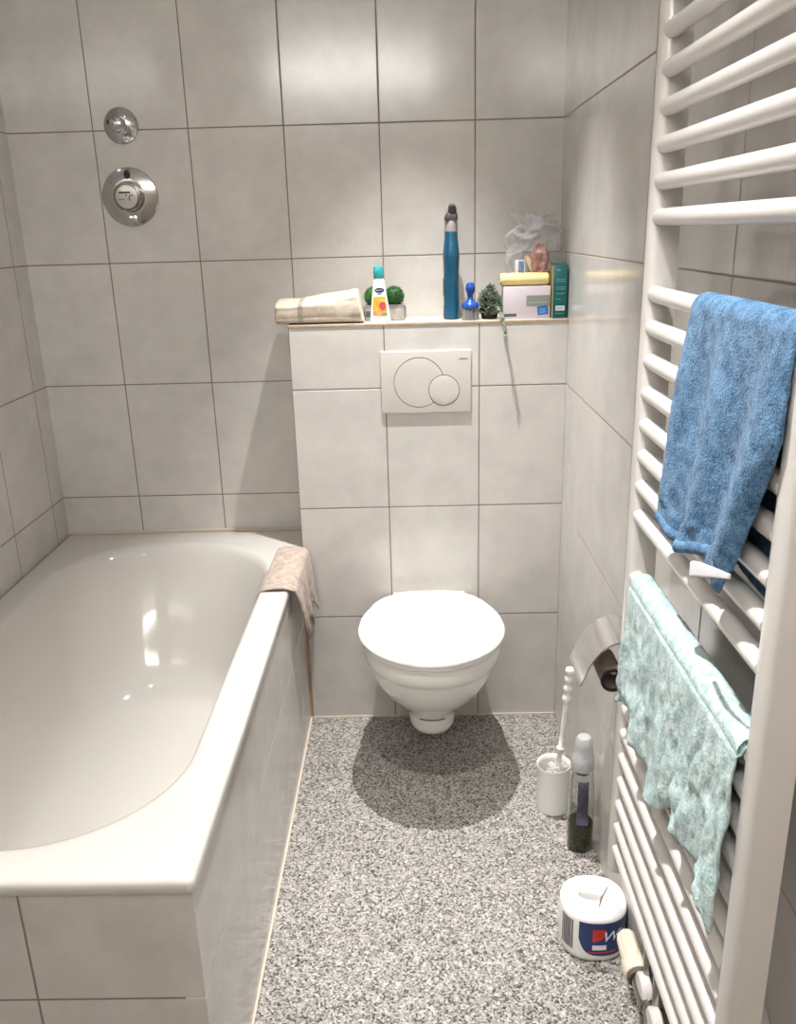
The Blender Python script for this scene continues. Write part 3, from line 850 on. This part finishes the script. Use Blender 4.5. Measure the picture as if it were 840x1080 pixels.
def yellow_roll():
    t = thing('sponge_cloth_roll', 'rolled pale yellow sponge cloth lying on the white carton', 'cloth', (-.112, .042, LED + .0822))
    z = LED + .0822 + .0168
    R = []
    for i in range(41):
        u = i / 40; x = -.174 + .126 * u
        e = min(1, u / .05, (1 - u) / .05); e = .80 + .2 * math.sqrt(max(0, 1 - (1 - e) ** 2))
        R.append([(x, .042 + (.0195 * e + .0006 * fbm((x * 60, j * .7, 1))) * math.cos(2 * PI * j / 28), z + (.0163 * e + .0005 * fbm((x * 60, j * .7, 3))) * math.sin(2 * PI * j / 28)) for j in range(28)])
    attach(MB().loft(R).build('cloth_body', mat('yellow_sponge', rgb(226, 210, 146), .9, bump=.5, bscale=500, vary=.06, vscale=100), sharp=60), t)
    sp = [(-.1745, .042 + (.003 + .0009 * k) * math.cos(k * .7), z + (.003 + .0008 * k) * math.sin(k * .7)) for k in range(16)]
    attach(MB().tube(sp, .0006, 6).build('spiral_edge', mat('yellow_shade', rgb(176, 160, 104), .9)), t)
yellow_roll()

def film(name, tint, amount=.34):
    m = bpy.data.materials.new(name); m.use_nodes = True
    nt = m.node_tree; nt.nodes.clear(); N = nt.nodes.new; Lk = nt.links.new
    out = N('ShaderNodeOutputMaterial'); mx = N('ShaderNodeMixShader')
    tr = N('ShaderNodeBsdfTransparent'); tr.inputs[0].default_value = (.94, .94, .94, 1)
    p = N('ShaderNodeBsdfPrincipled'); p.inputs['Base Color'].default_value = tint; p.inputs['Roughness'].default_value = .12
    p.inputs['Specular IOR Level'].default_value = 1
    lw = N('ShaderNodeLayerWeight'); lw.inputs[0].default_value = .35
    mp = N('ShaderNodeMapRange'); mp.inputs['To Min'].default_value = amount * .35; mp.inputs['To Max'].default_value = min(1, amount * 2)
    Lk(lw.outputs['Facing'], mp.inputs['Value']); Lk(mp.outputs[0], mx.inputs[0])
    tc = N('ShaderNodeTexCoord'); n = N('ShaderNodeTexNoise'); n.inputs['Scale'].default_value = 95; n.inputs['Detail'].default_value = 6
    Lk(tc.outputs['Object'], n.inputs['Vector'])
    bp = N('ShaderNodeBump'); bp.inputs['Strength'].default_value = .9; bp.inputs['Distance'].default_value = .006
    Lk(n.outputs[0], bp.inputs['Height']); Lk(bp.outputs[0], p.inputs['Normal']); Lk(bp.outputs[0], lw.inputs['Normal'])
    Lk(tr.outputs[0], mx.inputs[1]); Lk(p.outputs[0], mx.inputs[2]); Lk(mx.outputs[0], out.inputs[0])
    return m
def blob(c, s, amp, fr, seed, sub=5, ridged=False, squash=None):
    bm = bmesh.new(); bmesh.ops.create_icosphere(bm, subdivisions=sub, radius=1)
    for v in bm.verts:
        d = v.co.normalized()
        q = d * fr + Vector((seed, 0, 0))
        n = noise.noise(q) + .5 * noise.noise(q * 2.3) + .3 * noise.noise(q * 5)
        if ridged: n = .6 - 1.6 * abs(noise.noise(q)) - .7 * abs(noise.noise(q * 2.1 + Vector((4, 4, 4))))
        p = d * (1 + amp * n)
        v.co = Vector((c[0] + p.x * s[0], c[1] + p.y * s[1], c[2] + p.z * s[2]))
        if squash: v.co = squash(v.co)
    bm.verts.index_update()
    r = [v.co.copy() for v in bm.verts], [[v.index for v in f.verts] for f in bm.faces]
    bm.free(); return r
def plastic_bag():
    base = LED + .0825
    t = thing('plastic_bag', 'crumpled clear plastic bag standing on the white carton in the corner', 'bag', (-.08, .085, base))
    def sq(p):
        p.x = min(p.x, -.004); p.y = min(p.y, YB - .003)
        lim = LED + .1365 if p.x > -.045 else (base + .035 if p.y < .062 else base)
        p.z = max(p.z, lim + .001); return p
    v, f = blob((-.078, .088, base + .082), (.080, .062, .088), .20, 1.9, 3.3, 6, True, sq)
    attach(mesh_obj('bag_film', v, f, film('clear_film', (.9, .9, .92, 1), .19), smooth=False), t)
    # mouth of the bag, pleated film
    rings = []
    for i in range(9):
        q = i / 8; n = 60; r = .012 + .030 * q
        rings.append([(min(-.004, -.085 + r * (1 + .22 * math.sin(9 * a_) + .1 * math.sin(17 * a_)) * math.cos(a_) * 1.25), min(YB - .004, .085 + r * (1 + .22 * math.sin(9 * a_)) * math.sin(a_) * .8),
                       base + .138 + .042 * q + .006 * math.sin(5 * a_) * q) for a_ in [2 * PI * j / n for j in range(n)]])
    attach(MB().loft(rings, False, False).build('bag_mouth', film('clear_film_mouth', (.86, .86, .88, 1), .16), smooth=False), t)
    # what is in the bag
    def sq2(p): p.z = max(p.z, base + .001); return p
    v, f = blob((-.066, .088, base + .050), (.026, .022, .050), .30, 1.7, 8.1, 5, True, sq2)
    c = mesh_obj('pink_wrapper', v, f, mat('pink_foil', rgb(176, 122, 110), .35, vary=.55, vscale=45), smooth=False)
    tag(c, 'crumpled pink wrapper inside the clear plastic bag', 'wrapper')
    o = MB().box((-.006, -.0035, -.038), (.006, .0035, .036), .002, M=T(-.088, .078, base + .0405, ry=-.42)).build('wooden_spatula', mat('beige_strip', rgb(206, 186, 156), .6, vary=.1, vscale=60))
    o.name = 'beige_strip'; tag(o, 'slanted flat beige strip leaning inside the clear plastic bag', 'strip')
    t2 = thing('soap_packet', 'small blue and white packet in the bag behind the yellow roll', 'packet', (-.118, .080, base))
    attach(MB().box((-.013, -.009, 0), (.013, .009, .062), .002, M=T(-.118, .080, base + .001, rz=.1)).build('packet_body', mat('white_packet', rgb(226, 228, 230), .5)), t2)
    attach(MB().box((-.006, -.0100, .012), (.0085, -.0090, .060), .0003, M=T(-.118, .080, base + .001, rz=.1)).build('blue_panel', mat('blue_panel', rgb(74, 116, 164), .5)), t2)
plastic_bag()

def teal_box():
    x0, x1, y0, y1, h = -.0405, -.0045, .004, .140, .134
    t = thing('teal_carton', 'upright dark teal carton with small white print in the ledge corner', 'box', ((x0 + x1) / 2, .07, LED))
    c = attach(MB().box((x0, y0, LED + .0002), (x1, y1, LED + h), .0008).build('carton_body', mat('teal_card', rgb(14, 92, 92), .35)), t)
    def sub(a, b, name, m, rz=0):
        o = MB().box(a, b).build(name, m, smooth=False); o.parent = c
        o.data.transform(Matrix.Translation((-(x0 + x1) / 2, -.07, -LED)))
    pm = mat('pale_teal_print', rgb(130, 184, 180), .5)
    sub((x0 - .0006, y0 + .001, LED + .001), (x0 - .0001, y1 - .001, LED + h - .001), 'gold_side', mat('gold_card', rgb(178, 160, 112), .4))
    sub((x0 + .007, y0 - .0006, LED + .020), (x1 - .006, y0 - .0001, LED + .032), 'white_label', mat('label_white', rgb(222, 226, 224), .5))
    rnd = random.Random(5)
    rows = []
    for z in (.120, .097, .092, .078, .073, .062, .048, .012):
        x = x0 + .007; mb = MB(); rows.append(mb)
        while x < x1 - .008:
            w = rnd.uniform(.002, .005); mb.box((x, y0 - .0006, LED + z), (min(x + w, x1 - .006), y0 - .0001, LED + z + (.0016 if z != .120 else .0028))); x += w + .0016
            if z in (.120, .048) and x > x0 + .018: break
    for mb in rows:
        o = mb.build('small_print', pm, smooth=False); o.parent = c; o.data.transform(Matrix.Translation((-(x0 + x1) / 2, -.07, -LED)))
    mb = MB()
    for k in range(7):
        mb.box((x0 + .009 + k * .0027, y0 - .0009, LED + .022), (x0 + .0103 + k * .0027, y0 - .0006, LED + .030))
    o = mb.build('label_code', mat('label_grey', rgb(120, 140, 138), .5), smooth=False); o.parent = c; o.data.transform(Matrix.Translation((-(x0 + x1) / 2, -.07, -LED)))
teal_box()

# ------------------------------------------------------------------ paper holder on the right wall
def holder():
    yn, yf = -.862, -.752
    t = thing('toilet_paper_holder', 'chrome toilet paper holder with curved cover on the right wall', 'holder', (0, (yn + yf) / 2, .64))
    sec = [(-.002, .676), (-.020, .680), (-.040, .679), (-.060, .672), (-.078, .658), (-.091, .640), (-.101, .620), (-.108, .600), (-.113, .590)]
    th = .002
    outer = sec; inner = [(x + .0018, z - .0026) for x, z in sec]
    poly = outer + inner[::-1]
    R = [[(x, y, z) for x, z in poly] for y in (yn, yf)]
    attach(MB().loft(R).build('cover', mat('satin_chrome', rgb(205, 203, 201), .14, metal=.9), sharp=30), t)
    attach(MB().box((-.010, yn + .02, .615), (-.0004, yf - .02, .672), .003).tube([(-.012, yf - .008, .632), (-.050, yf - .008, .612)], .004, 12).box((-.016, yf - .028, .622), (-.004, yf - .002, .642), .002).build('wall_mount', M_chrome), t)
    attach(MB().tube([(-.050, yf - .008, .612), (-.050, yn + .006, .612)], .0045, 14).build('spindle', M_chrome), t)
    r = thing('cardboard_core', 'empty grey cardboard core hanging on the chrome paper holder', 'roll core', (-.058, (yn + yf) / 2, .600))
    o = MB(); y0, y1 = yn + .008, yf - .014; n = 40; R = []
    for rr, y in ((.0225, y0), (.0225, y1), (.0205, y1), (.0205, y0), (.0225, y0)):
        R.append([(-.050 + rr * math.cos(2 * PI * j / n), y, .5955 + rr * math.sin(2 * PI * j / n)) for j in range(n)])
    attach(o.loft(R, False, False).build('core_tube', mat('grey_card', rgb(140, 124, 112), .9)), r)
    R = []
    for rr, y in ((.0232, y0 - .0025), (.0232, y0 + .003), (.0185, y0 + .003), (.0185, y0 - .0025), (.0232, y0 - .0025)):
        R.append([(-.050 + rr * math.cos(2 * PI * j / n), y, .5955 + rr * math.sin(2 * PI * j / n)) for j in range(n)])
    attach(MB().loft(R, False, False).build('black_ring', M_black), r)
holder()

# ------------------------------------------------------------------ brush and its cup
def brush():
    x, y = -.077, -.440
    t = thing('toilet_brush_cup', 'white round toilet brush cup on the floor by the wall', 'cup', (x, y, 0))
    attach(MB().lathe([(.035, .0003), (.039, .002), (.0400, .02), (.0412, .10), (.0420, .122), (.0428, .127), (.0420, .130), (.039, .128), (.0375, .116), (.035, .02), (.001, .015)], T(x, y, 0), n=56).build('cup', M_ceram, sharp=60), t)
    b = thing('toilet_brush', 'white toilet brush with beaded handle standing in its cup', 'brush', (x, y, .016))
    top = Vector((-.0445, -.436, .392)); bot = Vector((x + .004, y, .03))
    P = []; R = []
    def at(q): return bot.lerp(top, q)
    prof = [(.22, .006), (.38, .006), (.385, .0105), (.40, .0105), (.405, .006), (.50, .0058), (.70, .0068), (.74, .0075)]
    for k in range(3):
        c = .775 + k * .072
        prof += [(c - .03, .0075), (c - .015, .0105), (c, .0115), (c + .015, .0105), (c + .030, .0075)]
    prof += [(.955, .0090), (.965, .0115), (.99, .0118), (.999, .0100), (1.0, .004)]
    attach(MB().tube([at(q) for q, _ in prof], [r for _, r in prof], 20).build('handle', M_white, sharp=80), b)
    mb = MB(); rnd = random.Random(9)
    for i in range(260):
        q = rnd.uniform(.0, .26); c = at(q); a = rnd.uniform(0, 2 * PI)
        L = rnd.uniform(.022, .029)
        mb.tube([c, c + Vector((math.cos(a) * L, math.sin(a) * L, rnd.uniform(-.004, .012)))], .0008, 4)
    attach(mb.build('bristle_head', M_white, sharp=180), b)
brush()

def floor_bottle():
    x, y = -.037, -.583
    t = thing('cleaner_flask', 'clear bottle of dark green-brown liquid with frosted cap on the floor', 'bottle', (x, y, 0))
    g = mat('clear_plastic', rgb(236, 240, 236), .06, trans=1, ior=1.3)
    prof = [(.026, .0004), (.0295, .003), (.0305, .012), (.031, .06), (.0300, .12), (.0285, .165), (.0275, .19), (.024, .208), (.018, .218), (.015, .222)]
    M = T(x, y, 0)
    attach(MB().lathe(prof + [(.0135, .2225), (.0160, .2175), (.0222, .207), (.0258, .189), (.0268, .165), (.0283, .12), (.0293, .06), (.0288, .014), (.0275, .005), (.001, .0045)], M, n=48, cap0=True, cap1=False).build('bottle_body', g, sharp=50), t)
    attach(MB().lathe([(.001, .0055), (.0268, .006), (.0280, .014), (.0285, .05), (.0283, .072), (.001, .0722)], M, n=40).build('liquid', mat('olive_liquid', rgb(74, 66, 26), .05, trans=.55, ior=1.33)), t)
    # printed wrap label on the upper body
    R = []
    for z in (.080, .10, .125, .15, .175, .195):
        rr = .0312 if z < .1 else .0303 - (z - .1) * .03
        R.append([(x + rr * math.cos(a), y + rr * math.sin(a), z) for a in [math.radians(240 + 52 * j / 16) for j in range(17)]])
    V = [p for r in R for p in r]; F = [(i * 17 + j, i * 17 + j + 1, (i + 1) * 17 + j + 1, (i + 1) * 17 + j) for i in range(5) for j in range(16)]
    attach(mesh_obj('label', V, F, mat('purple_grey_label', rgb(92, 84, 104), .4, vary=.6, vscale=40)), t)
    attach(MB().lathe([(.017, .205), (.017, .238), (.0155, .240)], M, n=30).build('inner_neck', mat('indigo_neck', rgb(70, 72, 110), .4)), t)
    cap = mat('frosted_plastic', rgb(220, 220, 218), .35, trans=.45, ior=1.3)
    attach(MB().lathe([(.0255, .216), (.0258, .222), (.0250, .248), (.0215, .252), (.0205, .272), (.0190, .290), (.0150, .298), (.006, .301), (.001, .3015)], M, n=40).build('cap', cap, sharp=40), t)
floor_bottle()

def paper_roll():
    cx, cy = -.066, -.862
    hx, hy, h = .066, .063, .109
    t = thing('paper_roll_pack', 'wrapped kitchen paper roll with blue label standing beside the radiator', 'paper roll', (cx, cy, 0))
    n = 72
    def sec(sx, sy, z, ex=2.3):
        P = []
        for j in range(n):
            a = 2 * PI * j / n; c, s = math.cos(a), math.sin(a)
            P.append((cx + sx * abs(c) ** (2 / ex) * (1 if c > 0 else -1), cy + sy * abs(s) ** (2 / ex) * (1 if s > 0 else -1), z))
        return P
    def hole(sx, sy, z):
        P = []
        for j in range(n):
            a = 2 * PI * j / n; lx, ly = sx * math.cos(a), sy * math.sin(a)
            q = -.25
            P.append((cx - .004 + lx * math.cos(q) - ly * math.sin(q), cy + .004 + lx * math.sin(q) + ly * math.cos(q), z))
        return P
    wrap = mat('white_wrap', rgb(240, 238, 236), .3, bump=.3, bscale=60)
    body = attach(MB().loft([sec(hx - .006, hy - .006, .0004), sec(hx - .001, hy - .001, .004), sec(hx, hy, .012), sec(hx, hy, h - .012), sec(hx - .002, hy - .002, h - .004), sec(hx - .009, hy - .009, h),
                             hole(.034, .020, h - .001), hole(.026, .0135, h - .004), hole(.024, .012, h - .012), hole(.024, .012, h - .085)]).build('paper', wrap, sharp=55), t)
    def surf(a, off=.0005):
        c, s = math.cos(a), math.sin(a); ex = 2.3
        return Vector((cx + (hx + off) * abs(c) ** (2 / ex) * (1 if c > 0 else -1), cy + (hy + off) * abs(s) ** (2 / ex) * (1 if s > 0 else -1), 0))
    def sub(o): o.parent = body; o.data.transform(Matrix.Translation((-cx, -cy, 0))); return o
    def band(a0, a1, z0, z1, name, m, off, k=40, zf=None):
        V = []; F = []
        for j in range(k + 1):
            a = math.radians(a0 + (a1 - a0) * j / k); p = surf(a, off); q = j / k
            zl, zh = zf(q) if zf else (z0, z1)
            for i in range(5): V.append((p.x, p.y, zl + (zh - zl) * i / 4))
        for j in range(k):
            for i in range(4): F.append((5 * j + i, 5 * j + 5 + i, 5 * j + 6 + i, 5 * j + 1 + i))
        return sub(mesh_obj(name, V, F, m))
    navy = mat('navy_wrap', rgb(22, 48, 104), .3, coat=.3)
    band(238, 372, .02, h - .014, 'blue_label', navy, .0005, 60, lambda q: (.016 + .040 * math.exp(-q * 14), h - .012))
    # barcode
    rnd = random.Random(2)
    gm = mat('barcode_grey', rgb(92, 90, 98), .4)
    a = 196
    mb = MB()
    while a < 226:
        w = rnd.uniform(.6, 3.4); V = []; F = []
        for j in range(4):
            p = surf(math.radians(a + w * j / 3), .0006); V += [(p.x, p.y, .022), (p.x, p.y, h - .016)]
        for j in range(3): F.append((2 * j, 2 * j + 2, 2 * j + 3, 2 * j + 1))
        mb.add(V, F); a += w + rnd.uniform(.5, 1.6)
    sub(mb.build('barcode', gm))
    # red emblem: a quarter-round leaf
    V = []; F = []
    red = mat('red_emblem', rgb(214, 58, 44), .35)
    z0, a0 = .052, 262; K = 10
    for i in range(K + 1):
        q = i / K; w = 17 * math.sqrt(max(.0, 1 - (1 - q) ** 2.2)) + .6
        for j in range(9):
            p = surf(math.radians(a0 + w * j / 8), .0010); V.append((p.x, p.y, z0 + .030 * q))
    for i in range(K):
        for j in range(8): F.append((9 * i + j, 9 * i + j + 1, 9 * i + 10 + j, 9 * i + 9 + j))
    sub(mesh_obj('red_emblem', V, F, red))
    mb = MB()
    for k in range(4):
        P = []
        for i in range(8):
            q = i / 7; p = surf(math.radians(a0 + 2 + q * 12), .0014); P.append((p.x, p.y, z0 + .008 + k * .006 + .003 * q))
        mb.tube(P, .0004, 5)
    sub(mb.build('emblem_line', mat('dark_red', rgb(170, 34, 34), .4)))
    pale = mat('pale_print_white', rgb(226, 230, 240), .4)
    def wraptext(body_, size, ac, zc, name, m, shear=0, off=.0012):
        v, f = text_mesh(body_, size, .0002, shear)
        V = []
        for p in v:
            a = math.radians(ac) + p.x / .066; q = surf(a, off + p.z); V.append((q.x, q.y, zc + p.y))
        sub(mesh_obj(name, V, f, m, smooth=False))
    wraptext('Wir', .034, 296, .063, 'lettering', pale, .3)
    band(262, 281, .032, .044, 'pale_box', pale, .0010, 12)
    band(256, 300, .0245, .0275, 'red_line', red, .0010, 20)
    # torn edge of film across the hole
    sub(MB().tube([(cx + .004, cy - .034, h + .0012), (cx + .014, cy - .010, h + .0022), (cx + .034, cy + .022, h + .0018)], [.0006, .0013, .0006], 6).build('film_crease', mat('crease', rgb(74, 66, 66), .6)))
paper_roll()

# ------------------------------------------------------------------ lamps
def spot(x, y, power, size=150, blend=1.0, rad=.02, label='', col=(1, .985, .968)):
    t = thing('ceiling_spotlight', label, 'lamp', (x, y, ZC))
    n = 40; R = []
    for r, z in ((.030, -.001), (.042, -.0005), (.044, -.004), (.041, -.008), (.034, -.009), (.031, -.006)):
        R.append([(x + r * math.cos(2 * PI * j / n), y + r * math.sin(2 * PI * j / n), ZC + z) for j in range(n)])
    attach(MB().loft(R, False, False).build('trim_ring', M_chrome), t)
    l = bpy.data.lights.new('spot_lamp', 'SPOT'); l.energy = power; l.spot_size = math.radians(size); l.spot_blend = blend
    l.shadow_soft_size = rad; l.color = col
    o = bpy.data.objects.new('spot_lamp', l); COL.objects.link(o); o.parent = t; o.location = (0, 0, -.03)
    return o
spot(-.40, -.27, 270, 57, 1, .016, label='recessed ceiling spotlight above the toilet')
spot(-.50, -1.36, 215, 64, 1, .016, label='recessed ceiling spotlight above the middle of the floor')
spot(-1.05, -.95, 17, 130, 1, .02, label='recessed ceiling spotlight above the bathtub')
# unseen glowing panel added behind the camera as soft fill for the walls
t = thing('fill_panel', 'long glowing fill panel added unseen on the front wall behind the viewer', 'lamp', (-.7, YF, 2.25))
em, nt, b = new_mat('fill_emission'); b.inputs['Base Color'].default_value = (.9, .9, .9, 1)
b.inputs['Emission Color'].default_value = (1, .985, .97, 1); b.inputs['Emission Strength'].default_value = 25
attach(MB().box((-1.15, YF + .0005, 2.17), (-.25, YF + .06, 2.33), .02, seg=3).build('fill_face', em), t)

w = bpy.data.worlds.new('world'); sc.world = w; w.use_nodes = True
w.node_tree.nodes['Background'].inputs[0].default_value = (1, .99, .98, 1)
w.node_tree.nodes['Background'].inputs[1].default_value = .05

# ------------------------------------------------------------------ camera
cx, cy, cz, yaw, pitch, roll, f = -.4161, -2.2639, 1.3996, -.0177, -.3190, -.0274, 899.45
F_ = Vector((math.sin(yaw) * math.cos(pitch), math.cos(yaw) * math.cos(pitch), math.sin(pitch)))
R_ = Vector((math.cos(yaw), -math.sin(yaw), 0)); U_ = R_.cross(F_)
R2 = R_ * math.cos(roll) + U_ * math.sin(roll); U2 = U_ * math.cos(roll) - R_ * math.sin(roll)
cam = bpy.data.cameras.new('camera'); co = bpy.data.objects.new('camera', cam); COL.objects.link(co)
co.matrix_world = Matrix(((R2.x, U2.x, -F_.x, cx), (R2.y, U2.y, -F_.y, cy), (R2.z, U2.z, -F_.z, cz), (0, 0, 0, 1)))
cam.sensor_fit = 'VERTICAL'; cam.sensor_height = 24; cam.lens = f * 24 / 1080
cam.clip_start = .02
sc.camera = co
sc.view_settings.view_transform = 'Standard'; sc.view_settings.look = 'None'
sc.view_settings.exposure = -.08; sc.view_settings.gamma = 1; sc.view_settings.use_curve_mapping = False
